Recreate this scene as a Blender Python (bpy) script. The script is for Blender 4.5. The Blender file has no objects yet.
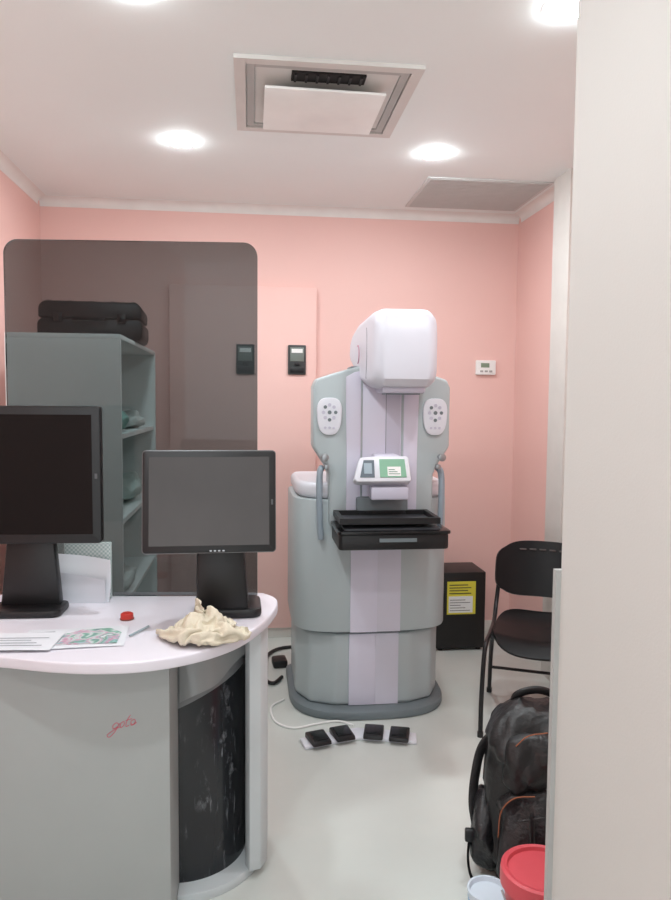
import bpy, bmesh, math, random
from mathutils import Vector, Matrix, noise
random.seed(4)
S=bpy.context.scene
COL=S.collection
S.view_settings.view_transform='Standard'

def lin(c):
    return tuple(((v/255)/12.92 if v/255<=0.04045 else ((v/255+0.055)/1.055)**2.4) for v in c)
MATS={}
def mat(name,c,rough=0.5,metal=0.0,var=0.04,scale=6.0,bump=0.0,bscale=60.0,coat=0.0,emit=None,es=1.0,spec=None):
    if name in MATS: return MATS[name]
    m=bpy.data.materials.new(name); m.use_nodes=True
    nt=m.node_tree; b=nt.nodes['Principled BSDF']
    l=lin(c)
    tc=nt.nodes.new('ShaderNodeTexCoord')
    nz=nt.nodes.new('ShaderNodeTexNoise'); nz.inputs['Scale'].default_value=scale; nz.inputs['Detail'].default_value=4
    nt.links.new(tc.outputs['Object'],nz.inputs['Vector'])
    cr=nt.nodes.new('ShaderNodeValToRGB')
    cr.color_ramp.elements[0].position=0.3; cr.color_ramp.elements[1].position=0.7
    cr.color_ramp.elements[0].color=(*[max(0,v*(1-var)) for v in l],1)
    cr.color_ramp.elements[1].color=(*[min(1,v*(1+var)) for v in l],1)
    nt.links.new(nz.outputs['Fac'],cr.inputs['Fac'])
    nt.links.new(cr.outputs['Color'],b.inputs['Base Color'])
    b.inputs['Roughness'].default_value=rough
    b.inputs['Metallic'].default_value=metal
    if spec is not None: b.inputs['Specular IOR Level'].default_value=spec
    if coat: b.inputs['Coat Weight'].default_value=coat
    if bump>0:
        n2=nt.nodes.new('ShaderNodeTexNoise'); n2.inputs['Scale'].default_value=bscale; n2.inputs['Detail'].default_value=3
        nt.links.new(tc.outputs['Object'],n2.inputs['Vector'])
        bp=nt.nodes.new('ShaderNodeBump'); bp.inputs['Strength'].default_value=bump; bp.inputs['Distance'].default_value=0.005
        nt.links.new(n2.outputs['Fac'],bp.inputs['Height']); nt.links.new(bp.outputs['Normal'],b.inputs['Normal'])
    if emit:
        b.inputs['Emission Color'].default_value=(*lin(emit),1); b.inputs['Emission Strength'].default_value=es
    MATS[name]=m
    return m

# ---------- helpers
def finish(bm,name,m,parent=None,smooth=True,loc=(0,0,0),rot=(0,0,0),ang=35):
    bmesh.ops.recalc_face_normals(bm,faces=bm.faces)
    me=bpy.data.meshes.new(name); bm.to_mesh(me); bm.free()
    if smooth:
        for p in me.polygons: p.use_smooth=True
        try: me.set_sharp_from_angle(angle=math.radians(ang))
        except Exception: pass
    me.materials.append(m)
    o=bpy.data.objects.new(name,me); COL.objects.link(o)
    o.location=loc; o.rotation_euler=rot
    if parent: o.parent=parent
    return o
def thing(name,label,cat,loc=(0,0,0),rz=0,rx=0,ry=0,sc=1):
    e=bpy.data.objects.new(name,None); COL.objects.link(e); e.empty_display_size=0.05
    e.location=loc; e.rotation_euler=(rx,ry,rz); e.scale=(sc,sc,sc)
    e["label"]=label; e["category"]=cat
    return e
def tag(o,label,cat):
    o["label"]=label; o["category"]=cat; return o
def struct(o): o["kind"]="structure"; return o
def bev(bm,w,seg=2,ang=25):
    if w<=0: return
    es=[e for e in bm.edges if len(e.link_faces)==2 and e.calc_face_angle(0)>math.radians(ang)]
    bmesh.ops.bevel(bm,geom=es,offset=w,segments=seg,profile=0.5,affect='EDGES',clamp_overlap=True)
def box(name,x0,x1,y0,y1,z0,z1,m,parent=None,b=0.0,seg=2,rot=(0,0,0),taper=None):
    c=Vector(((x0+x1)/2,(y0+y1)/2,(z0+z1)/2))
    bm=bmesh.new(); bmesh.ops.create_cube(bm,size=1)
    for v in bm.verts:
        v.co.x*=abs(x1-x0); v.co.y*=abs(y1-y0); v.co.z*=abs(z1-z0)
        if taper and v.co.z>0: v.co.x*=taper[0]; v.co.y*=taper[1]
    bev(bm,b,seg)
    return finish(bm,name,m,parent,b>0,c,rot)
def prism(name,pts,lo,hi,m,parent=None,axis='Z',b=0.0,seg=2,loc=(0,0,0),rot=(0,0,0),bang=25,fn=None):
    bm=bmesh.new()
    def mk(p,h):
        if axis=='Z': return (p[0],p[1],h)
        if axis=='Y': return (p[0],h,p[1])
        return (h,p[0],p[1])
    A=[bm.verts.new(mk(p,lo)) for p in pts]; B=[bm.verts.new(mk(p,hi)) for p in pts]
    n=len(pts)
    bm.faces.new(A); bm.faces.new(B[::-1])
    for i in range(n):
        j=(i+1)%n; bm.faces.new((A[i],A[j],B[j],B[i]))
    bmesh.ops.recalc_face_normals(bm,faces=bm.faces)
    bev(bm,b,seg,bang)
    if fn:
        for v in bm.verts: v.co=Vector(fn(v.co))
    return finish(bm,name,m,parent,True,loc,rot,30)
def cyl(name,r,p0,p1,m,parent=None,r2=None,seg=32,b=0.0):
    p0=Vector(p0);p1=Vector(p1);d=p1-p0
    bm=bmesh.new()
    bmesh.ops.create_cone(bm,cap_ends=True,segments=seg,radius1=r,radius2=r if r2 is None else r2,depth=d.length)
    bev(bm,b,2,40)
    q=d.to_track_quat('Z','Y').to_matrix().to_4x4()
    bmesh.ops.transform(bm,matrix=q,verts=bm.verts)
    return finish(bm,name,m,parent,True,(p0+p1)/2)
def lathe(name,prof,m,parent=None,loc=(0,0,0),seg=48,rot=(0,0,0),sx=1,sy=1):
    bm=bmesh.new(); rings=[]
    for r,z in prof:
        if r<1e-5: rings.append([bm.verts.new((0,0,z))])
        else: rings.append([bm.verts.new((sx*r*math.cos(2*math.pi*i/seg),sy*r*math.sin(2*math.pi*i/seg),z)) for i in range(seg)])
    for a,b_ in zip(rings,rings[1:]):
        for i in range(seg):
            j=(i+1)%seg
            if len(a)==1 and len(b_)==1: continue
            if len(a)==1: bm.faces.new((a[0],b_[i],b_[j]))
            elif len(b_)==1: bm.faces.new((a[i],a[j],b_[0]))
            else: bm.faces.new((a[i],a[j],b_[j],b_[i]))
    return finish(bm,name,m,parent,True,loc,rot,40)
def catmull(P,n=8):
    P=[Vector(p) for p in P]
    Q=[P[0]*2-P[1]]+P+[P[-1]*2-P[-2]]
    out=[]
    for i in range(1,len(Q)-2):
        a,b,c,d=Q[i-1:i+3]
        for k in range(n):
            t=k/n
            out.append(0.5*((2*b)+(c-a)*t+(2*a-5*b+4*c-d)*t*t+(3*b-a-3*c+d)*t**3))
    out.append(P[-1]); return out
def tube(name,P,r,m,parent=None,sm=8,seg=10,flat=1.0,closed=False):
    pts=catmull(P,sm) if sm>1 else [Vector(p) for p in P]
    bm=bmesh.new(); rings=[]
    t=(pts[1]-pts[0]).normalized(); up=Vector((0,0,1)) if abs(t.z)<0.9 else Vector((1,0,0))
    nrm=(up-t*up.dot(t)).normalized()
    for i,p in enumerate(pts):
        if i==0: t=(pts[1]-pts[0])
        elif i==len(pts)-1: t=pts[-1]-pts[-2]
        else: t=pts[i+1]-pts[i-1]
        if t.length<1e-9: t=Vector((0,0,1))
        t.normalize()
        nrm=(nrm-t*nrm.dot(t)); nrm.normalize()
        bn=t.cross(nrm)
        rings.append([bm.verts.new(p+nrm*r*math.cos(2*math.pi*k/seg)+bn*r*flat*math.sin(2*math.pi*k/seg)) for k in range(seg)])
    for a,b in zip(rings,rings[1:]):
        for k in range(seg):
            l=(k+1)%seg; bm.faces.new((a[k],a[l],b[l],b[k]))
    bm.faces.new(rings[0]); bm.faces.new(rings[-1])
    return finish(bm,name,m,parent,True)
def superell(name,loc,a,b,c,e1,e2,m,parent=None,fn=None,nu=40,nv=24,rot=(0,0,0)):
    def f(w,e): return math.copysign(abs(w)**e,w)
    bm=bmesh.new(); rings=[]
    for j in range(nv+1):
        v=-math.pi/2+math.pi*j/nv
        if j in(0,nv):
            rings.append([bm.verts.new((0,0,c*(-1 if j==0 else 1)))]); continue
        rings.append([bm.verts.new((a*f(math.cos(v),e1)*f(math.cos(u),e2),b*f(math.cos(v),e1)*f(math.sin(u),e2),c*f(math.sin(v),e1))) for u in [2*math.pi*i/nu for i in range(nu)]])
    for A,B in zip(rings,rings[1:]):
        for i in range(nu):
            j=(i+1)%nu
            if len(A)==1: bm.faces.new((A[0],B[j],B[i]))
            elif len(B)==1: bm.faces.new((A[i],A[j],B[0]))
            else: bm.faces.new((A[i],A[j],B[j],B[i]))
    if fn:
        for v in bm.verts: v.co=Vector(fn(v.co))
    return finish(bm,name,m,parent,True,loc,rot,60)
def rrect(x0,x1,z0,z1,r,n=6,rb=None):
    rb=r if rb is None else rb
    out=[]
    for cx,cz,a0,R in((x1-r,z1-r,0,r),(x0+r,z1-r,90,r),(x0+rb,z0+rb,180,rb),(x1-rb,z0+rb,270,rb)):
        if R<=1e-5: out.append((cx,cz)); continue
        for k in range(n+1):
            a=math.radians(a0+90*k/n); out.append((cx+R*math.cos(a),cz+R*math.sin(a)))
    return out

# ---------- crumpled cloth: settle a cloth first, then keep the settled mesh
def settle_cloth():
    nu,nv=66,50; W_,H_=.52,.40
    bm=bmesh.new(); G=[]
    for j in range(nv):
        row=[]
        for i in range(nu):
            u=i/(nu-1); v=j/(nv-1)
            th=u*2*math.pi*1.05; R_=.070+.020*u+.016*math.sin(th*3+v*3)
            x=R_*math.cos(th)*1.35+.045*math.sin(v*4.0); y=R_*math.sin(th)+.035*math.cos(v*5)
            z=.02+v*H_+.01*math.sin(th*2)
            n=noise.noise(Vector((x*22,y*22,z*16)))
            row.append(bm.verts.new((x+n*.008,y+n*.008,z)))
        G.append(row)
    for j in range(nv-1):
        for i in range(nu-1): bm.faces.new((G[j][i],G[j][i+1],G[j+1][i+1],G[j+1][i]))
    me=bpy.data.meshes.new('tmp_cloth'); bm.to_mesh(me); bm.free()
    o=bpy.data.objects.new('tmp_cloth',me); COL.objects.link(o)
    bm=bmesh.new(); bmesh.ops.create_grid(bm,x_segments=2,y_segments=2,size=1.5)
    pm=bpy.data.meshes.new('tmp_plane'); bm.to_mesh(pm); bm.free()
    pl=bpy.data.objects.new('tmp_plane',pm); COL.objects.link(pl)
    cm=pl.modifiers.new('c','COLLISION'); pl.collision.thickness_outer=.003; pl.collision.cloth_friction=30
    md=o.modifiers.new('cloth','CLOTH'); st=md.settings
    st.quality=7; st.mass=.15; st.tension_stiffness=8; st.compression_stiffness=8; st.shear_stiffness=4; st.bending_stiffness=.12; st.air_damping=2
    md.collision_settings.use_self_collision=True; md.collision_settings.self_distance_min=.003; md.collision_settings.distance_min=.003; md.collision_settings.collision_quality=3
    md.point_cache.frame_start=1; md.point_cache.frame_end=45
    for f in range(1,37): S.frame_set(f)
    dg=bpy.context.evaluated_depsgraph_get()
    ev=o.evaluated_get(dg); em=ev.to_mesh()
    co=[v.co.copy() for v in em.vertices]; fc=[tuple(p.vertices) for p in em.polygons]
    ev.to_mesh_clear()
    bpy.data.objects.remove(o); bpy.data.objects.remove(pl); S.frame_set(1)
    return co,fc
try: CLOTH=settle_cloth()
except Exception as ex: CLOTH=None

# ---------- materials
M_pink=mat('pink_paint',(237,196,188),0.6,var=0.012,scale=2,bump=0.05,bscale=150)
M_ceil=mat('ceiling_paint',(240,248,247),0.75,var=0.01,scale=2,bump=0.04,bscale=120)
M_white=mat('white_paint',(240,240,238),0.6,var=0.01,scale=2,bump=0.04,bscale=120)
M_pillar=mat('cream_wall_paint',(204,205,201),0.6,var=0.012,scale=3,bump=0.06,bscale=200)
M_floor=mat('vinyl_floor',(206,211,206),0.32,var=0.04,scale=3,bump=0.03,bscale=30)
M_base=mat('skirting_paint',(228,224,218),0.5)
M_grey=mat('machine_grey_green',(178,188,190),0.4,var=0.01)
M_lilac=mat('machine_lilac',(216,213,228),0.38,var=0.01)
M_lilac2=mat('machine_lilac_dark',(198,196,211),0.4,var=0.01)  # darker tone of the two-tone lilac finish
M_light=mat('machine_offwhite',(224,225,232),0.35,var=0.01)
M_dgrey=mat('dark_grey_rubber',(112,122,126),0.5,var=0.03)
M_black=mat('black_plastic',(20,20,22),0.4,var=0.1)
M_blackg=mat('black_gloss',(13,13,15),0.18,var=0.05)
M_metal=mat('steel',(170,172,175),0.3,metal=0.9,var=0.03)
M_desk=mat('desk_grey_laminate',(162,167,166),0.45,var=0.02,scale=5)
M_top=mat('desk_top_white',(224,221,229),0.3,var=0.015)
M_cab=mat('cabinet_grey_laminate',(240,244,242),0.5,var=0.015)

# ---------- room
YB=4.5; XL=-1.235; XR=1.69; ZC=2.68
struct(box('floor',XL-.1,2.6,-1.5,YB+.1,-.1,0,M_floor))
struct(box('ceiling',XL-.1,2.6,-1.5,YB+.1,ZC,ZC+.1,M_ceil))
struct(box('wall_back',XL-.1,2.6,YB,YB+.1,0,ZC,M_pink))
struct(box('wall_left',XL-.1,XL,-1.5,YB,0,ZC,M_pink))
struct(box('wall_right',XR,XR+.1,1.4,YB,0,ZC,M_pink))
struct(box('wall_front',.608,2.6,-1.5,1.34,0,ZC,M_pillar))
struct(box('trim_1',1.60,XR,3.55,3.75,0,ZC,mat('column_paint',(214,213,208),.6)))
struct(box('trim_2',.598,.72,1.34,1.355,0,1.17,mat('grey_edge',(172,174,172),.5)))
M_cove=mat('cove_paint',(234,232,228),.7)
def cove(s):  # concave quarter-round profile, offsets from the wall / ceiling
    P=[(.05,0),(0,0),(0,-.05)]
    for i in range(9):
        a=math.pi/2*i/8
        P.append((.05-.048*math.cos(a),-.05+.048*math.sin(a)))
    return P
struct(prism('trim_3',[(YB-a,ZC+b) for a,b in cove(0)],XL,XR,M_cove,axis='X'))
struct(prism('trim_4',[(XL+a,ZC+b) for a,b in cove(0)],0,YB-.05,M_cove,axis='Y'))
struct(prism('trim_5',[(XR-a,ZC+b) for a,b in cove(0)],3.75,YB-.05,M_cove,axis='Y'))
struct(box('baseboard_back',XL+.015,XR-.015,YB-.015,YB,0,.07,M_base,b=.004))
struct(box('baseboard_left',XL,XL+.015,0,YB,0,.07,M_base,b=.004))
struct(box('baseboard_right',XR-.015,XR,3.75,YB-.015,0,.07,M_base,b=.004))
struct(box('trim_6',-.49,.40,YB-.04,YB,.07,2.19,M_pink,b=.004))

# ---------- downlights
M_lens=mat('lamp_lens',(255,255,255),.5,emit=(241,248,251),es=300)
def downlight(x,y):
    d=thing('recessed_downlight','round white recessed ceiling downlight, switched on','ceiling light',(x,y,ZC))
    d["group"]='recessed downlights in the ceiling'
    lathe('trim_ring',[(.0665,0),(.080,0),(.080,-.0008),(.0665,-.0012),(.0665,0)],M_white,d)
    lathe('lamp_lens',[(.0,-.0005),(.066,-.0005),(.065,-.004),(.048,-.008),(.026,-.0105),(0,-.011)],M_lens,d)
for x,y in((-.33,.87),(-.345,2.185),(-.32,3.44),(.945,2.14),(.87,3.44)): downlight(x,y)  # first lamp is out of view, added to help light the pillar
downlight(.1,-.5)  # unseen corridor lamp behind the camera, added to light the pillar

# ---------- ceiling air diffuser
M_vent=mat('vent_beige_metal',(214,214,210),.5)
M_vin=mat('vent_inner_grey',(180,181,178),.6)
M_vd=mat('vent_dark',(30,28,28),.8)
v=thing('air_diffuser','square pale grey metal ceiling air diffuser with white blanking plate','air vent',(.275,2.9,ZC))
def frame(name,h,w,z0,z1,m,parent,b=.002):
    bm=bmesh.new()
    for (x0,x1,y0,y1) in((-h,h,-h,-h+w),(-h,h,h-w,h),(-h,-h+w,-h+w,h-w),(h-w,h,-h+w,h-w)):
        r=bmesh.ops.create_cube(bm,size=1)
        for q in r['verts']:
            q.co=Vector(((x0+x1)/2+q.co.x*(x1-x0),(y0+y1)/2+q.co.y*(y1-y0),(z0+z1)/2+q.co.z*(z1-z0)))
    return finish(bm,name,m,parent,False)
frame('outer_frame',.335,.04,-.014,0,M_vent,v)
frame('inner_frame',.292,.03,-.008,0,M_vin,v)
box('duct_opening',-.26,.26,-.26,.26,-.004,0,M_vent,v)
box('dark_slot',-.13,.14,-.245,-.175,-.012,-.004,M_vd,v)
for i in range(7):
    box('slot_fin',-.12+i*.04,-.112+i*.04,-.24,-.18,-.018,-.012,M_black,v)
prism('blanking_plate',[(-.225,-.185),(.225,-.175),(.225,.225),(-.225,.225)],-.045,-.035,mat('plate_white',(244,246,243),.6),v,b=.002)
for sx in(-.18,.18): cyl('hanger',.004,(sx,.0,-.035),(sx,.0,-.004),M_metal,v)
g=thing('return_air_grille','grey louvred return air grille set in the ceiling','air vent',(1.27,4.08,ZC))
box('grille_frame',-.345,.345,-.29,.29,-.006,0,mat('grille_frame_grey',(212,216,214),.6),g,b=.002)
for i in range(20):
    y=-.265+i*.0275
    box('louvre',-.325,.325,y-.011,y+.011,-.009,-.006,mat('grille_grey',(196,202,200),.6),g)

# ---------- wall items
def breaker(x,lab):
    e=thing('breaker_switch',lab,'electrical switch',(x,YB-.04,1.75))
    prism('plate',rrect(-.055,.055,-.09,.09,.006),-.014,0,mat('breaker_black',(48,50,50),.4),e,axis='Y',b=.002)
    box('faceplate',-.042,.042,-.02,-.014,-.01,.075,mat('breaker_grey',(118,126,120),.4),e,b=.002)
    box('toggle',-.014,.014,-.03,-.014,-.035,-.012,M_black,e,b=.003)
    box('lower_plate',-.042,.042,-.018,-.014,-.078,-.042,M_black,e,b=.002)
    box('rating_label',-.034,.034,-.0215,-.02,.042,.066,M_white,e)
breaker(.28,'black breaker switch plate on the pink wall panel')
breaker(-.035,'black breaker switch plate seen through tinted glass')
t=thing('thermostat','small white wall thermostat with digital display','thermostat',(1.49,YB+.001,1.72))
prism('housing',rrect(-.064,.064,-.046,.046,.006),-.025,0,M_white,t,axis='Y',b=.004)
box('display',-.035,.02,-.027,-.025,.0,.028,mat('lcd',(130,150,128),.3),t)
for i in range(3): box('button',-.04+i*.03,-.02+i*.03,-.028,-.025,-.03,-.018,mat('btn_grey',(170,170,165),.5),t,b=.001)

# ---------- mammography machine
mm=thing('mammography_machine','grey and lilac mammography machine with black breast support tray','medical imaging machine',(.578,3.6,0))
NN=3.9
def dout(a,b,yb,n=NN,k=48,rc=.06):
    P=[]
    for i in range(k+1):
        th=math.pi*i/k
        c=math.cos(th); s=math.sin(th)
        P.append((math.copysign(abs(c)**(2/n),c)*a,-b*abs(s)**(2/n)))
    for j in range(7):
        an=math.radians(180-90*j/6); P.append((-a+rc+rc*math.cos(an),yb-rc+rc*math.sin(an)))
    for j in range(7):
        an=math.radians(90-90*j/6); P.append((a-rc+rc*math.cos(an),yb-rc+rc*math.sin(an)))
    return P
def facet(k):
    P=[(.360,.28),(.360,-.09),(.300,-.215),(.18,-.268),(-.18,-.268),(-.300,-.215),(-.360,-.09),(-.360,.28)]
    return [(x*k,y*k) for x,y in P]
prism('base_plate',dout(.388,.35,.33,2.9),0,.042,M_dgrey,mm,b=.010,bang=50)
prism('lower_body',facet(1.0),.042,.395,M_grey,mm,b=.020,seg=3,bang=15)
prism('body_seam',facet(.97),.39,.414,M_dgrey,mm)
prism('upper_body',dout(.381,.302,.30),.410,1.04,M_grey,mm,b=.010,bang=50)
prism('top_lid',dout(.367,.285,.29),1.04,1.12,M_light,mm,b=.03,seg=5,bang=50)
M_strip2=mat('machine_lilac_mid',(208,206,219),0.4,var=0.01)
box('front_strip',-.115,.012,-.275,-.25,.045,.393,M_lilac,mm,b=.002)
box('front_strip_dark',.012,.125,-.272,-.25,.045,.393,M_strip2,mm)  # darker half of the two-tone front strip
def strip(name,a,b,x0,x1,z0,z1,m,off=.006,n=NN):
    F=[];B=[]
    for i in range(13):
        x=x0+(x1-x0)*i/12; y=-b*(1-abs(x/a)**n)**(1/n)
        F.append((x,y-off)); B.append((x,y+.004))
    prism(name,F+B[::-1],z0,z1,m,mm)
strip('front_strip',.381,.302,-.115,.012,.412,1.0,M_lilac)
strip('front_strip_dark',.381,.302,.012,.125,.412,1.0,M_strip2,.003)
gx=.022
def wing(s):
    P=[(-.32,1.565),(-.305,1.60),(-.24,1.622),(-.13,1.655),(-.088,1.665),(-.088,.93),(-.245,.93),(-.245,1.16),(-.262,1.20),(-.32,1.29)]
    P=[(gx+s*x,z) for x,z in P]
    prism('side_panel',P,-.33,-.19,M_grey,mm,axis='Y',b=.014,seg=3)
    P2=[(-.170,1.61),(-.13,1.632),(-.10,1.638),(-.10,.95),(-.165,.95),(-.165,1.22),(-.166,1.3),(-.170,1.5)]
    P2=[(gx+s*x,z) for x,z in P2]
    prism('side_panel_inlay',P2,-.334,-.325,M_lilac,mm,axis='Y',b=.003)
    c=gx+s*.246; cz=1.43
    pts=[]
    for i in range(40):
        a=2*math.pi*i/40; zz=.085*math.copysign(abs(math.sin(a))**.7,math.sin(a))
        ww=.056+.006*zz/.085
        pts.append((c+ww*math.copysign(abs(math.cos(a))**.7,math.cos(a)),cz+zz))
    prism('control_pad',pts,-.345,-.328,M_light,mm,axis='Y',b=.004)
    for i in range(8):
        a=2*math.pi*i/8
        bx=c+.028*math.cos(a); bz=cz+.018+.034*math.sin(a)
        cyl('button',.008,(bx,-.345,bz),(bx,-.3475,bz),M_dgrey if i%3==0 else M_lilac2,mm,seg=12)
    cyl('button',.009,(c,-.345,cz+.018),(c,-.348,cz+.018),M_dgrey,mm,seg=16)
    for k in(-1,0,1): cyl('button',.006,(c+k*.02,-.345,cz-.052),(c+k*.02,-.3475,cz-.052),M_lilac2,mm,seg=12)
    kx=gx+s*.27
    cyl('knob_stem',.007,(kx,-.33,1.245),(kx,-.37,1.245),M_metal,mm,seg=16)
    cyl('knob',.018,(kx,-.37,1.245),(kx,-.395,1.245),M_metal,mm,seg=24,b=.004)
    cyl('knob',.012,(kx-s*.01,-.34,1.20),(kx-s*.01,-.37,1.20),M_metal,mm,seg=24,b=.004)
    tube('grab_handle',[(gx+s*.275,-.28,1.19),(gx+s*.285,-.31,1.17),(gx+s*.288,-.32,1.10),(gx+s*.285,-.32,.95),(gx+s*.278,-.31,.86)],.015,mat('handle_bluegrey',(146,158,168),.4),mm,sm=6,seg=16)
wing(-1); wing(1)
box('column',gx-.092,gx+.092,-.324,-.16,.9,1.68,M_lilac,mm,b=.004)
box('column_rail',gx+.02,gx+.084,-.326,-.324,.9,1.66,M_lilac2,mm)
box('column_groove',gx+.017,gx+.020,-.3255,-.324,.9,1.66,mat('groove_grey',(140,142,152),.5),mm)
box('rear_column',gx-.22,gx+.22,-.19,.05,.95,1.60,M_grey,mm,b=.03,seg=3)
# tube head: rounded hood, narrower at the front, underside rising to the back
hp=[(-.60,1.64),(-.592,1.595),(-.565,1.566),(-.52,1.556),(-.40,1.556),(-.30,1.575),(-.20,1.63),(-.12,1.67),(-.10,1.71),(-.10,1.80),(-.14,1.855),(-.24,1.89),(-.44,1.905),(-.52,1.900),(-.57,1.878),(-.595,1.840),(-.602,1.77)]
hc=gx+.055
def headfn(co):
    k=(co.y+.60)/.50
    left=1.0+.40*min(1,max(0,k))
    x=co.x-hc
    tp=max(0,(co.z-1.72)/.18)
    if x<0: x*=left*(1-.08*tp*tp)
    else: x*=(1+.12*k)*(1-.03*tp*tp)
    lo=max(0,(1.64-co.z)/.09)
    x*=(1-.05*lo*lo)
    return (hc+x,co.y,co.z-(.02*max(0,k) if co.z>1.75 else 0))
M_head=mat('head_offwhite',(216,217,226),.4,var=.01)
prism('tube_head',hp,hc-.135,hc+.138,M_head,mm,axis='X',b=.053,seg=8,bang=60,fn=headfn)
sm_=[]
for (y,z) in ((-.44,1.60),(-.45,1.64),(-.455,1.70),(-.45,1.78),(-.43,1.83)):
    q=headfn(Vector((hc-.135,y,z)))
    sm_.append((q[0]+.0005,y,q[2]))
tube('hood_seam',sm_,.002,mat('seam_grey',(150,150,160),.5),mm,sm=5,seg=6)
box('head_joint',gx-.15,gx-.04,-.322,-.20,1.55,1.66,M_dgrey,mm,b=.01)
box('collimator',gx-.04,gx+.15,-.54,-.38,1.535,1.565,M_lilac2,mm,b=.01)
box('collimator_window',gx-.02,gx+.13,-.52,-.42,1.530,1.535,M_dgrey,mm)
tube('side_emblem',[(hc-.176,-.36+.035*math.cos(a),1.71+.04*math.sin(a)) for a in [math.pi*(.4+1.1*i/8) for i in range(9)]],.003,mat('emblem_pink',(196,150,170),.4),mm,sm=3,seg=6)
# compression arm + display
box('compression_arm',gx-.05,gx+.07,-.42,-.32,1.10,1.26,M_lilac,mm,b=.015)
dd=bpy.data.objects.new('display_unit',None); COL.objects.link(dd); dd.parent=mm; dd.location=(gx-.018,-.43,1.19); dd.rotation_euler=(math.radians(-22),0,0); dd.scale=(.97,.97,.97)
pd=[(-.135,-.05),(-.12,-.062),(.125,-.062),(.13,-.05),(.125,.05),(.115,.062),(-.02,.062),(-.098,.055),(-.108,.045)]
prism('display_housing',pd,-.03,.03,M_light,dd,axis='Y',b=.010,seg=3)
prism('display_screen',[(-.015,-.042),(.108,-.042),(.103,.045),(-.015,.045)],-.034,-.03,mat('screen_green',(132,180,152),.3),dd,axis='Y')
box('screen_label',.02,.082,-.036,-.034,-.036,.008,M_white,dd)
for i in range(3): box('screen_text_line',.025,.078-.012*i,-.0368,-.036,-.028+i*.01,-.025+i*.01,mat('txt_green',(60,120,90),.5),dd)
prism('side_screen',[(-.108,-.042),(-.04,-.042),(-.04,.040),(-.088,.040)],-.034,-.03,mat('screen_blue',(100,112,122),.3),dd,axis='Y')
box('side_screen_window',-.088,-.052,-.036,-.034,-.025,.025,mat('screen_dk',(160,176,186),.3),dd)
box('paddle_clamp',gx-.07,gx+.10,-.46,-.40,1.06,1.12,M_lilac2,mm,b=.008)
# support tray
box('tray_bracket',gx-.12,gx+.12,-.36,-.32,.86,1.06,M_dgrey,mm,b=.01)
prism('image_receptor',[(gx+a,b) for a,b in rrect(-.232,.245,-.62,-.33,.02)],.868,.935,M_black,mm,b=.008,seg=2)
prism('receptor_lip',[(gx+a,b) for a,b in rrect(-.238,.252,-.63,-.33,.02)],.935,.950,M_blackg,mm,b=.004)
M_traytop=mat('tray_top_grey',(62,64,68),.35)
prism('tray_surface',[(gx+a,b) for a,b in rrect(-.205,.215,-.60,-.34,.015)],.950,.955,M_traytop,mm)
bm=bmesh.new()
for (x0,x1,y0,y1) in((-.225,.215,-.585,-.57),(-.225,-.205,-.57,-.34),(.195,.215,-.57,-.34),(-.225,.215,-.36,-.34)):
    r=bmesh.ops.create_cube(bm,size=1)
    for q in r['verts']:
        q.co=Vector((gx+(x0+x1)/2+q.co.x*(x1-x0),(y0+y1)/2+q.co.y*(y1-y0),.986+q.co.z*.026))
finish(bm,'compression_paddle',M_black,mm,False)
box('paddle_plate',gx-.205,gx+.195,-.57,-.36,.975,.979,M_traytop,mm)
box('control_strip',gx-.06,gx+.10,-.634,-.628,.905,.92,M_dgrey,mm)

# foot switch: one white angled strip carrying four pedals
f=thing('foot_switch','white angled foot switch strip with four black pedals on the floor','foot pedal',(.475,3.08,0))
prism('base',[(-.245,-.088),(-.12,-.050),(0,-.018),(.12,-.050),(.245,-.088),(.262,-.002),(.14,.042),(0,.078),(-.14,.042),(-.262,-.002)],0,.016,M_light,f,b=.005)
for x,y,a in((-.186,-.030,16),(-.076,.004,14),(.070,.004,-14),(.180,-.030,-16)):
    p=bpy.data.objects.new('pedal',None); COL.objects.link(p); p.parent=f; p.location=(x,y,0); p.rotation_euler=(0,0,math.radians(a))
    prism('pedal_body',[(-.065,.017),(-.060,.034),(.032,.044),(.045,.040),(.045,.017)],-.043,.043,M_black,p,axis='X',b=.005)
    box('pedal_pad',-.033,.033,-.046,.022,.038,.042,M_blackg,p,b=.0015,rot=(math.radians(6),0,0))
tag(tube('white_cable',[(.165,3.52,.006),(.10,3.44,.006),(.11,3.28,.006),(.19,3.20,.006),(.30,3.23,.006),(.40,3.25,.006),(.47,3.20,.006)],.005,M_white),'thin white cable lying on the floor by the machine','cable')
tag(tube('black_cable',[(.165,3.80,.012),(.12,3.72,.012),(.08,3.76,.012),(.075,3.90,.012),(.09,4.12,.012),(.16,4.24,.012),(.28,4.28,.012)],.010,M_black),'black power cable looping over the floor beside the machine','cable')
pb=thing('power_adapter','small black power adapter lying on the floor','power adapter',(.160,4.0,0),.1)
box('body',-.04,.04,-.05,.05,0,.045,M_black,pb,b=.01)
tube('lead',[(.0,.05,.02),(.01,.08,.010),(.03,.10,.008)],.005,M_black,pb)

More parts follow.
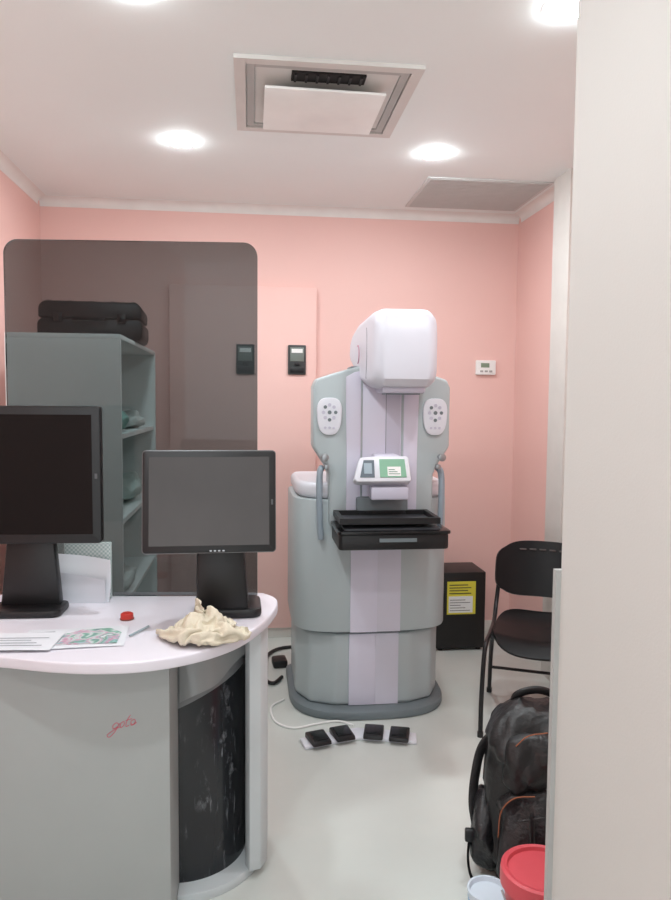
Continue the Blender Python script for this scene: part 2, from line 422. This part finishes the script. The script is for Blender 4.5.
# ---------- black box with label
u=thing('black_power_unit','black metal power unit with yellow and white label by the wall','power supply box',(1.255,4.27,0))
box('casing',-.15,.15,-.13,.14,.015,.48,mat('unit_black',(24,22,22),.45),u,b=.006)
for sx in(-.12,.12):
    for sy in(-.1,.1): cyl('foot',.015,(sx,sy,0),(sx,sy,.016),M_black,u,seg=16)
box('yellow_label',-.088,.088,-.1315,-.13,.225,.425,mat('label_yellow',(224,212,70),.5),u)
box('white_label',-.078,.070,-.1322,-.1315,.235,.335,M_white,u)
MT=mat('label_ink',(60,60,55),.6)
for i in range(4): box('label_line',-.075,.06-.02*(i%2),-.1325,-.1315,.350+i*.017,.355+i*.017,MT,u)
for i in range(5): box('label_line',-.070,.055-.03*(i%3),-.1330,-.1322,.247+i*.016,.250+i*.016,MT,u)

# ---------- chair
M_chair=mat('chair_black_plastic',(18,18,20),.38,var=.06,spec=.22)
M_ctube=mat('chair_black_steel',(34,34,36),.3,metal=.3)
c=thing('stacking_chair','black plastic stacking chair with tubular steel legs','chair',(1.345,3.18,0),math.radians(-24),sc=.955)
def sheet(name,fn,nu,nv,th,m,parent):
    bm=bmesh.new(); G=[[bm.verts.new(fn(i/nu,j/nv)) for j in range(nv+1)] for i in range(nu+1)]
    for i in range(nu):
        for j in range(nv): bm.faces.new((G[i][j],G[i+1][j],G[i+1][j+1],G[i][j+1]))
    bmesh.ops.recalc_face_normals(bm,faces=bm.faces)
    bmesh.ops.solidify(bm,geom=bm.faces[:],thickness=th)
    return finish(bm,name,m,parent,True,ang=50)
def sq(u,v,w,h,k=.25):
    a=2*u-1;b=2*v-1
    x=a*(1-k*.5*b**4*abs(a)) ; y=b*(1-k*.5*a**4*abs(b))
    return x*w/2,y*h/2
def seat(u,v):
    x,y=sq(u,v,.43,.44,.3)
    z=.448+.025*(x/.22)**2-.012*math.cos(y/.2)-(.045*max(0,(-y-.12)/.09)**2)+.03*max(0,(y-.1)/.1)**2
    return(x,y,z)
def by(x,z): return .255-.06*(x/.22)**2+.05*(z/.13)
def back(u,v):
    x,z=sq(u,v,.46,.27,.40)
    return(x,by(x,z),.705+z)
sheet('seat',seat,20,20,.018,M_chair,c)
sheet('backrest',back,20,14,.014,M_chair,c)
for i in range(5):
    x=-.10+i*.05; yy=by(x,.095)
    box('backrest_slot',x-.017,x+.017,yy-.016,yy-.010,.795,.803,mat('slot_grey',(90,84,82),.6),c,b=.002)  # slots are grey strips on the backrest, lighter than its plastic
for s in(-1,1):
    tube('frame_tube',[(s*.250,-.27,.012),(s*.250,-.25,.2),(s*.244,-.225,.38),(s*.238,-.19,.43),(s*.232,-.05,.437),(s*.230,.13,.445),(s*.228,.225,.52),(s*.215,.26,.66),(s*.195,.29,.76)],.011,M_ctube,c,sm=6,seg=12)
    tube('rear_leg',[(s*.22,-.10,.43),(s*.232,.06,.38),(s*.25,.2,.2),(s*.26,.28,.012)],.011,M_ctube,c,sm=6,seg=12)
    cyl('foot_glide',.014,(s*.250,-.27,0),(s*.250,-.27,.025),M_black,c,seg=16)
    cyl('foot_glide',.014,(s*.26,.28,0),(s*.26,.28,.025),M_black,c,seg=16)
tube('cross_bar',[(-.232,-.03,.428),(0,-.03,.424),(.232,-.03,.428)],.009,M_ctube,c)
tube('cross_bar',[(-.254,.225,.16),(0,.225,.16),(.254,.225,.16)],.008,M_ctube,c)

# ---------- backpack
M_bag=mat('bag_black_nylon',(22,21,22),.42,var=.25,scale=20,bump=.8,bscale=40)
M_bagg=mat('bag_dark_grey',(34,33,35),.32,var=.25,scale=30,bump=.7,bscale=90)
M_or=mat('bag_orange_piping',(150,86,54),.6)
bp=thing('backpack','large black backpack with orange piping standing on the floor','backpack',(.905,2.09,0),math.radians(-12),rx=math.radians(-3))
def bagfn(co):
    x,y,z=co
    k=1-.14*max(0,z/.29)**2
    n=noise.noise(Vector((x*9,y*9,z*9)))*.028+noise.noise(Vector((x*24,y*24,z*16)))*.016
    return(x*k+n,y*k+n+.02*max(0,z/.29),z+n*.8)
superell('main_compartment',(0,0,.275),.178,.12,.27,.42,.5,M_bag,bp,bagfn,72,56)
superell('front_pocket',(.0,-.115,.175),.15,.055,.155,.42,.5,M_bagg,bp,bagfn,64,48)
superell('upper_pocket',(.0,-.10,.41),.135,.038,.085,.6,.7,M_bag,bp,bagfn,56,36)
superell('side_pocket',(-.172,.0,.14),.035,.08,.12,.5,.6,M_bagg,bp,bagfn)
tube('orange_piping',[(-.150,-.145,.20),(-.143,-.152,.28),(-.108,-.168,.33),(-.05,-.174,.342)],.0018,M_or,bp,seg=8)
tube('orange_piping',[(-.10,-.132,.47),(-.065,-.139,.505),(-.01,-.139,.517)],.0018,M_or,bp,seg=8)
tube('pocket_strap',[(-.06,-.185,.29),(-.058,-.192,.2),(-.06,-.182,.08)],.008,M_black,bp,flat=.4)
tube('zip_line',[(-.10,-.182,.27),(0,-.190,.29),(.10,-.182,.27)],.003,M_bagg,bp,seg=8)
superell('logo_patch',(.03,-.186,.21),.035,.006,.02,.5,.5,mat('patch_grey',(110,104,102),.5),bp)
tube('top_handle',[(-.08,.05,.52),(-.07,.04,.565),(-.01,.03,.587),(.05,.04,.565),(.07,.05,.52)],.014,M_black,bp,flat=.6)
tube('shoulder_strap',[(-.12,.08,.44),(-.175,.07,.38),(-.20,.04,.30),(-.208,.02,.22),(-.20,.0,.16)],.016,M_bag,bp,flat=.45)
tube('hanging_strap',[(-.195,.0,.17),(-.222,-.04,.14),(-.229,-.06,.08),(-.22,-.06,.03),(-.205,-.06,.010)],.007,M_black,bp,flat=.4)
box('buckle',-.239,-.207,-.06,-.04,.13,.17,M_black,bp,b=.005)

# ---------- buckets
M_red=mat('bucket_red',(204,74,84),.4,var=.05)
b1=thing('paint_bucket','paint bucket with a red plastic lid','bucket',(.762,1.74,0))
lathe('bucket_body',[(0,0),(.082,0),(.086,.004),(.098,.24),(.1,.262),(0,.262)],mat('bucket_body_red',(196,66,74),.4),b1)
lathe('lid',[(0,.268),(.088,.268),(.091,.277),(.100,.279),(.107,.275),(.109,.262),(.109,.235),(.104,.232),(.1,.262)],M_red,b1)
tube('handle',[(-.11,0,.225),(-.09,-.07,.17),(0,-.118,.14),(.09,-.07,.17),(.11,0,.225)],.003,M_metal,b1)
b2=thing('small_bucket','small white and blue plastic tub beside the backpack','bucket',(.664,1.880,0))
lathe('tub',[(0,0),(.050,0),(.055,.120),(.058,.123),(.058,.130),(.052,.130),(.048,.118),(0,.118)],mat('tub_white',(204,216,226),.35),b2)
lathe('blue_band',[(.0518,.04),(.0555,.105),(.0545,.105)],mat('tub_blue',(130,170,204),.4),b2)

# ---------- desk
dk=thing('control_desk','grey laminate control desk with curved dark end column','desk',(0,0,0))
box('front_panel',-1.05,-.218,1.92,1.945,0,.818,M_desk,dk,b=.002)
box('front_panel_return',-.238,-.218,1.945,2.14,0,.818,M_desk,dk)
m=bpy.data.materials.new('scuffed_black_film'); m.use_nodes=True; nt=m.node_tree; B=nt.nodes['Principled BSDF']
tc=nt.nodes.new('ShaderNodeTexCoord')
def layer(rotv,scl,ns,lo,hi,det=9):
    mp=nt.nodes.new('ShaderNodeMapping'); mp.inputs['Scale'].default_value=scl; mp.inputs['Rotation'].default_value=rotv
    nz=nt.nodes.new('ShaderNodeTexNoise'); nz.inputs['Scale'].default_value=ns; nz.inputs['Detail'].default_value=det; nz.inputs['Roughness'].default_value=.7
    cr=nt.nodes.new('ShaderNodeMapRange'); cr.inputs['From Min'].default_value=lo; cr.inputs['From Max'].default_value=hi
    nt.links.new(tc.outputs['Object'],mp.inputs['Vector']); nt.links.new(mp.outputs['Vector'],nz.inputs['Vector']); nt.links.new(nz.outputs['Fac'],cr.inputs['Value'])
    return cr.outputs['Result']
def math2(op,a,b):
    n_=nt.nodes.new('ShaderNodeMath'); n_.operation=op; nt.links.new(a,n_.inputs[0]); nt.links.new(b,n_.inputs[1]); return n_.outputs[0]
a1=layer((.3,.5,0),(1,1,.5),24,.56,.70); a2=layer((.9,.2,.4),(1,1,.12),50,.57,.66)
mask=layer((.1,.2,.3),(1,1,.8),6,.47,.60,2)
fac=math2('MULTIPLY',math2('MAXIMUM',a1,a2),mask)
cm=nt.nodes.new('ShaderNodeMix'); cm.data_type='RGBA'; cm.inputs[6].default_value=(*lin((32,34,38)),1); cm.inputs[7].default_value=(*lin((136,139,144)),1)
nt.links.new(fac,cm.inputs[0]); nt.links.new(cm.outputs[2],B.inputs['Base Color']); B.inputs['Roughness'].default_value=.18
M_scuff=m
arc=[(-.218+.2*math.sin(a),2.34-.2*math.cos(a)) for a in[math.pi/2*i/20 for i in range(21)]]
arci=[(-.218+.185*math.sin(a),2.34-.185*math.cos(a)) for a in[math.pi/2*i/20 for i in range(21)]]
def zt(x): return .575+.42*(x+.218)
prism('curved_column',arc+arci[::-1],.03,.74,M_scuff,dk,fn=lambda co:(co.x,co.y,zt(co.x) if co.z>.5 else co.z))
prism('curved_column_head',arc+arci[::-1],.60,.818,mat('column_grey_film',(120,122,124),.3,var=.15,scale=14,bump=.5,bscale=20),dk,fn=lambda co:(co.x,co.y,zt(co.x) if co.z<.7 else co.z))
def film(u,v):
    a=math.pi/2*(.02+.75*u); R_=.203+.012*v+.012*math.sin(u*7)*v
    x=-.218+R_*math.sin(a); y=2.34-R_*math.cos(a)
    return (x,y,.80-(.20-.10*u)*v+.006*math.sin(u*9))
sheet('curled_film',film,24,10,.0008,mat('film_grey',(150,152,152),.2),dk)
ao=[(-.218+.26*math.sin(a),2.34-.26*math.cos(a)) for a in[math.pi/2*i/20 for i in range(21)]]
M_end=mat('desk_end_light',(200,206,208),.45)
prism('plinth',ao+[(.045,2.40),(-.218,2.40)],0,.03,M_end,dk,b=.003,bang=50)
prism('end_panel',[(-.018,2.40),(-.018,2.20),(-.005,2.17),(.03,2.18),(.05,2.22),(.056,2.40)],.03,.818,M_end,dk,b=.003)
box('rear_panel',-1.05,-.218,2.385,2.40,0,.818,M_desk,dk)
M_pen=mat('pink_marker',(206,88,108),.5)
def W(pts,ox):
    return [(-.372+ox+p[0]*.00098+p[1]*.0003,1.9195,.622+p[1]*.0009+p[0]*.00012) for p in pts]
strokes=[([(18,12),(10,18),(3,10),(8,0),(17,6),(19,14),(14,-10),(4,-24),(-4,-16),(10,-4),(24,4)],0),
([(24,4),(23,14),(30,18),(33,8),(28,0),(24,4)],0),([(42,36),(38,20),(40,2),(48,4)],0),([(34,20),(42,22),(50,24)],0),
([(52,8),(50,16),(58,20),(62,10),(56,2),(51,8),(60,4),(66,10)],0)]
for s_,o_ in strokes: tube('handwriting',W(s_,o_),.0009,M_pen,dk,sm=5,seg=6)

# countertop
CT=[(-1.05,2.47),(-1.05,2.10),(-.98,2.02),(-.80,1.92),(-.61,1.855),(-.48,1.81),(-.36,1.79),(-.245,1.80),(-.128,1.855),(-.03,1.955),(.04,2.10),(.075,2.22),(.085,2.29),(.08,2.35),(.05,2.40),(.015,2.42),(-.2,2.45),(-.5,2.47)]
ctp=[(p.x,p.y) for p in catmull([(a,b,0) for a,b in CT[1:]],5)]
ct=prism('desk_countertop',[CT[0]]+ctp,.82,.85,M_top,None,b=.006,seg=3,bang=40)
tag(ct,'white curved laminate desk countertop with rounded end','countertop')

# glass screen
gm=bpy.data.materials.new('tinted_glass'); gm.use_nodes=True; nt=gm.node_tree; nt.nodes.clear()
out=nt.nodes.new('ShaderNodeOutputMaterial'); mix=nt.nodes.new('ShaderNodeMixShader'); tr=nt.nodes.new('ShaderNodeBsdfTransparent'); gl=nt.nodes.new('ShaderNodeBsdfGlossy')
tr.inputs['Color'].default_value=(.445,.485,.490,1); gl.inputs['Roughness'].default_value=.03; gl.inputs['Color'].default_value=(.7,.7,.7,1)
fr=nt.nodes.new('ShaderNodeFresnel'); fr.inputs['IOR'].default_value=1.35
nt.links.new(fr.outputs[0],mix.inputs[0]); nt.links.new(tr.outputs[0],mix.inputs[1]); nt.links.new(gl.outputs[0],mix.inputs[2]); nt.links.new(mix.outputs[0],out.inputs[0])
gs=prism('glass_screen',rrect(-.807,0,0,1.155,.045,8,.002),0,.012,gm,axis='Y',loc=(.02,2.37,.851),rot=(0,0,math.radians(-4.8)))
tag(gs,'tall tinted protective glass screen standing on the desk','glass screen')

# ---------- monitors
def monitor(name,label,x,y,z0,z1,w,tilt,rz,bez,mscreen,stand):
    e=thing(name,label,'computer monitor',(x,y,.8505),rz)
    h=z1-z0; zc=(z0+z1)/2-.85
    hd=bpy.data.objects.new('display_panel',None); COL.objects.link(hd); hd.parent=e; hd.location=(0,0,zc); hd.rotation_euler=(tilt,0,0)
    prism('bezel',rrect(-w/2,w/2,-h/2,h/2,.010),-.022,.012,M_black,hd,axis='Y',b=.004,seg=2)
    box('screen',-w/2+bez,w/2-bez,-.0235,-.022,-h/2+bez*1.15,h/2-bez,mscreen,hd)
    superell('rear_shell',(0,.025,0),w*.42,.035,h*.40,.3,.3,M_black,hd)
    box('power_light',w/2-bez*.7,w/2-bez*.4,-.0235,-.022,-.01,.005,mat('led_housing',(90,92,95),.4),hd)
    return e,hd,zc,h
M_scr=mat('screen_off_black',(10,10,11),.08,var=.02,spec=.22)
M_scr2=mat('screen_off_brown',(68,64,63),.22,var=.15,scale=3)
e,hd,zc,h=monitor('computer_monitor','black square desktop monitor, switched off, on a swivel stand',-.669,2.23,1.068,1.478,.45,0,math.radians(-2),.025,M_scr,0)
prism('stand_neck',[(-.09,0.01),(.09,0.01),(.07,.24),(-.065,.24)],.02,.06,M_black,e,axis='Y',b=.008)
prism('stand_base',rrect(-.11,.105,-.05,.075,.025),0,.022,M_black,e,b=.006)
e,hd,zc,h=monitor('touch_screen_monitor','black touchscreen monitor with thin silver edge, switched off',-.118,2.09,1.062,1.353,.375,math.radians(-6),math.radians(1),.018,M_scr2,0)
fb=rrect(-.1875,.1875,-.1455,.1455,.010)
tube('silver_edge',[(p[0],-.018,p[1]) for p in fb]+[(fb[0][0],-.018,fb[0][1])],.0016,mat('edge_silver',(120,120,122),.35,metal=.6),hd,sm=1,seg=8)
for i in range(4): box('button',.0+i*.012,.006+i*.012,-.0235,-.022,-.142,-.138,M_metal,hd)
prism('stand_neck',[(-.045,.01),(.115,.01),(.095,.24),(-.04,.24)],.04,.10,M_black,e,axis='Y',b=.012)
prism('stand_base',rrect(-.05,.15,.03,.2,.03),0,.028,M_black,e,b=.008)

# ---------- things on desk
DZ=.8505
def sheetpaper(name,label,x,y,w,d,rz,m,z=DZ,extra=None):
    e=thing(name,label,'paper',(x,y,z),rz)
    def f(u,v): return((u-.5)*w,(v-.5)*d,.0015+.002*abs(math.sin(u*3+v*2)))
    sheet('page',f,12,8,.0006,m,e)
    return e
M_paper=mat('paper_white',(222,225,230),.6,var=.01)
p1=sheetpaper('printed_leaflet','printed leaflet with colour pictures lying on the desk',-.475,1.985,.27,.17,.08,M_paper)
pm_=bpy.data.materials.new('leaflet_print'); pm_.use_nodes=True; nt=pm_.node_tree; B=nt.nodes['Principled BSDF']
tcn=nt.nodes.new('ShaderNodeTexCoord'); nz=nt.nodes.new('ShaderNodeTexNoise'); nz.inputs['Scale'].default_value=20; nz.inputs['Detail'].default_value=2; nz.inputs['Distortion'].default_value=.8
rp=nt.nodes.new('ShaderNodeValToRGB'); els=rp.color_ramp.elements
els[0].position=.30; els[0].color=(*lin((90,96,130)),1); els[1].position=.72; els[1].color=(*lin((222,224,228)),1)
for ps,cc in((.40,(120,172,150)),(.47,(206,214,214)),(.54,(200,140,168)),(.60,(150,196,196)),(.66,(98,140,110))):
    q=els.new(ps); q.color=(*lin(cc),1)
nt.links.new(tcn.outputs['Object'],nz.inputs['Vector']); nt.links.new(nz.outputs['Fac'],rp.inputs['Fac']); nt.links.new(rp.outputs['Color'],B.inputs['Base Color']); B.inputs['Roughness'].default_value=.4
prism('printed_picture',[(-.04,-.06),(.115,-.065),(.12,.02),(.085,.065),(.01,.06),(-.03,.03)],.0042,.0048,pm_,p1)
for i in range(8): box('printed_text_line',-.125,-.050-.01*(i%3),-.065+i*.017,-.062+i*.017,.0042,.0048,mat('ink_grey',(160,164,172),.6),p1)
p2=sheetpaper('paper_sheet','plain white paper sheet on the desk',-.62,1.955,.22,.14,-.05,M_paper,z=DZ+.0045)
for i in range(4): box('printed_text_line',-.09,.08-.02*(i%3),-.04+i*.02,-.037+i*.02,.0042,.0048,MATS['ink_grey'],p2)
tag(tube('pen',[(-.33,1.98,DZ+.005),(-.29,2.06,DZ+.005)],.003,mat('pen_grey',(150,165,170),.4),sm=1),'thin pale pen lying on the desk','pen')
rc=thing('red_cap','small flat red plastic cap lying on the desk','cap',(-.365,2.15,DZ))
lathe('cap_top',[(0,.020),(.013,.020),(.018,.017),(.019,.004),(0,.004)],mat('cap_red',(190,50,40),.4),rc)
lathe('cap_rim',[(0,0),(.020,0),(.021,.002),(.020,.004),(0,.004)],mat('rim_dark',(120,60,50),.4),rc)
n=thing('folded_paper','folded white paper sheet leaning upright behind the monitor','paper',(-.54,2.345,DZ),math.radians(-4))
def fp(u,v):
    x=-.09+.178*u+.006*math.sin(v*3); z=(.155-.022*u)*v+.0005
    y=.020*v+.012*math.sin(u*3.1)*(.4+v)-.010*math.sin(v*2.6)
    return (x,y,z)
sheet('rear_leaf',fp,20,14,.0008,M_paper,n)
def fp2(u,v):
    x=-.085+.165*u; z=(.105-.030*u)*v+.0005
    y=-.012+.010*math.sin(u*2.8)*(.4+v)-.010*v
    return (x,y,z)
sheet('front_leaf',fp2,20,14,.0008,mat('paper_shade',(212,215,222),.6),n)
ck=bpy.data.materials.new('checked_cloth'); ck.use_nodes=True; nt=ck.node_tree; ch=nt.nodes.new('ShaderNodeTexChecker'); ch.inputs['Scale'].default_value=150; ch.inputs['Color1'].default_value=(*lin((204,212,210)),1); ch.inputs['Color2'].default_value=(*lin((160,180,178)),1)
tcc=nt.nodes.new('ShaderNodeTexCoord'); nt.links.new(tcc.outputs['Object'],ch.inputs['Vector']); nt.links.new(ch.outputs['Color'],nt.nodes['Principled BSDF'].inputs['Base Color'])
cb=tag(box('checked_box',-.60,-.452,2.382,2.396,DZ,DZ+.185,ck,b=.003),'box covered in fine green and white checked paper','box')
# crumpled cloth
M_cloth=mat('cream_cloth',(212,203,183),.9,var=.06,scale=15,bump=.3,bscale=220)
def cloth():
    bm=bmesh.new(); ok=False
    if CLOTH:
        co,fc=CLOTH
        xs=[v.x for v in co]; ys=[v.y for v in co]; zs=[v.z for v in co]
        dx=max(xs)-min(xs); dy=max(ys)-min(ys); dz=max(zs)-min(zs)
        if .05<dx<1.2 and .05<dy<1.2 and .01<dz<.4:
            ok=True; cx=(max(xs)+min(xs))/2; cy=(max(ys)+min(ys))/2; z0=min(zs)
            sx=.265/dx; sy=.215/dy; sz=.092/dz
            V=[bm.verts.new(((v.x-cx)*sx,(v.y-cy)*sy,(v.z-z0)*sz+.0015)) for v in co]
            for f in fc: bm.faces.new([V[i] for i in f])
            bmesh.ops.smooth_vert(bm,verts=bm.verts[:],factor=.4,use_axis_x=True,use_axis_y=True,use_axis_z=True)
            bmesh.ops.subdivide_edges(bm,edges=bm.edges[:],cuts=1,use_grid_fill=True,smooth=1.0)
            for v_ in bm.verts: v_.co.z=max(.001,v_.co.z)
    if not ok:
        nu=120;nv=44; prev=None
        top=bm.verts.new((0,0,.04))
        for j in range(1,nv+1):
            r=j/nv; ring=[]
            for i in range(nu):
                a=2*math.pi*i/nu; rr=r*(1+.3*noise.noise(Vector((math.cos(a)*1.6,math.sin(a)*1.6,3))))
                x=.125*rr*math.cos(a); y=.10*rr*math.sin(a)
                ring.append(bm.verts.new((x,y,.002+(1-r*r)*(.02+.09*abs(noise.noise(Vector((x*22,y*22,2))))))))
            if prev is None:
                for i in range(nu): bm.faces.new((top,ring[i],ring[(i+1)%nu]))
            else:
                for i in range(nu): k=(i+1)%nu; bm.faces.new((prev[i],prev[k],ring[k],ring[i]))
            prev=ring
    o=finish(bm,'crumpled_cloth',M_cloth,None,True,(-.130,1.965,DZ),ang=180)
    return tag(o,'crumpled cream cotton cloth heaped on the desk','cloth')
cloth()

# ---------- shelf cabinet behind the glass
cx0,cx1,cy0,cy1,cz1=-1.00,-.54,3.1,4.2,1.77
cb=thing('open_shelf_cabinet','tall pale grey open shelving cabinet against the wall','cabinet',(cx0,cy0,0))
W_=cx1-cx0; D_=cy1-cy0
box('side_panel',0,W_,0,.02,0,cz1-.02,M_cab,cb)
box('side_panel',0,W_,D_-.02,D_,0,cz1-.02,M_cab,cb)
box('top_panel',0,W_,0,D_,cz1-.02,cz1,M_cab,cb,b=.002)
box('back_panel',0,.012,.02,D_-.02,0,cz1-.02,M_cab,cb)
SH=[.05,.60,.98,1.35]
for z in SH: box('shelf',.012,W_-.01,.02,D_-.02,z-.02,z,M_cab,cb)
def bundle(x,y,z,w,d,h,colr,label):
    e=thing('linen_bundle',label,'linen',(x,y,z)); e["group"]='loose linen on the cabinet shelves'
    mm_=mat('linen%d%d%d'%colr,colr,.9,var=.08,scale=20,bump=.3)
    off=random.uniform(0,50)
    def fn(co):
        q=Vector((co.x*12+off,co.y*12,co.z*20))
        k=.018*noise.noise(q)+.012*noise.noise(q*2.2)
        zz=co.z*(1+.5*noise.noise(Vector((co.x*9+off,co.y*9,0))))
        return (co.x+k,co.y+k,max(-h*.48,zz+(k if co.z>0 else 0)))
    superell('cloth_heap',(0,0,h*.5+.002),w/2,d/2,h/2,.8,.7,mm_,e,fn,nu=56,nv=30)
bundle(-.70,3.38,1.35,.26,.40,.10,(136,176,166),'loose teal linen bundle on a cabinet shelf')
bundle(-.70,3.85,1.35,.26,.34,.07,(200,208,204),'loose pale grey linen bundle on a cabinet shelf')
bundle(-.70,3.78,.98,.26,.46,.13,(190,206,200),'loose pale green linen bundle on a cabinet shelf')
bundle(-.70,3.50,.60,.28,.4,.08,(204,208,204),'loose white linen bundle on a cabinet shelf')
kc=thing('equipment_case','black hard equipment case with handle on top of the cabinet','case',(-.745,3.62,cz1),math.radians(3))
prism('lower_shell',rrect(-.235,.235,0,.10,.03),-.16,.16,M_black,kc,axis='Y',b=.012)
prism('lid',rrect(-.23,.23,.102,.18,.04,6,.01),-.155,.155,M_black,kc,axis='Y',b=.012)
for s in(-.14,.14): box('latch',s-.02,s+.02,-.172,-.16,.08,.125,M_blackg,kc,b=.003)
tube('handle',[(-.06,-.165,.09),(-.055,-.19,.09),(.055,-.19,.09),(.06,-.165,.09)],.008,M_blackg,kc,sm=4)
for i in range(5): box('rib',-.2+i*.095,-.18+i*.095,-.12,.12,.18,.186,M_black,kc,b=.002)

# ---------- world
w=bpy.data.worlds.new('World'); S.world=w; w.use_nodes=True
w.node_tree.nodes['Background'].inputs[0].default_value=(.94,.98,1,1); w.node_tree.nodes['Background'].inputs[1].default_value=1.6

# ---------- camera
cam=bpy.data.cameras.new('camera'); co=bpy.data.objects.new('camera',cam); COL.objects.link(co)
cam.sensor_fit='VERTICAL'; cam.sensor_height=24; cam.lens=720/900*24; cam.clip_start=.05
R=Matrix.Rotation(math.radians(-6.7),4,'Z')@Matrix.Rotation(math.radians(90-3.9),4,'X')@Matrix.Rotation(math.radians(.45),4,'Z')
co.matrix_world=Matrix.Translation((0,0,1.5))@R
S.camera=co
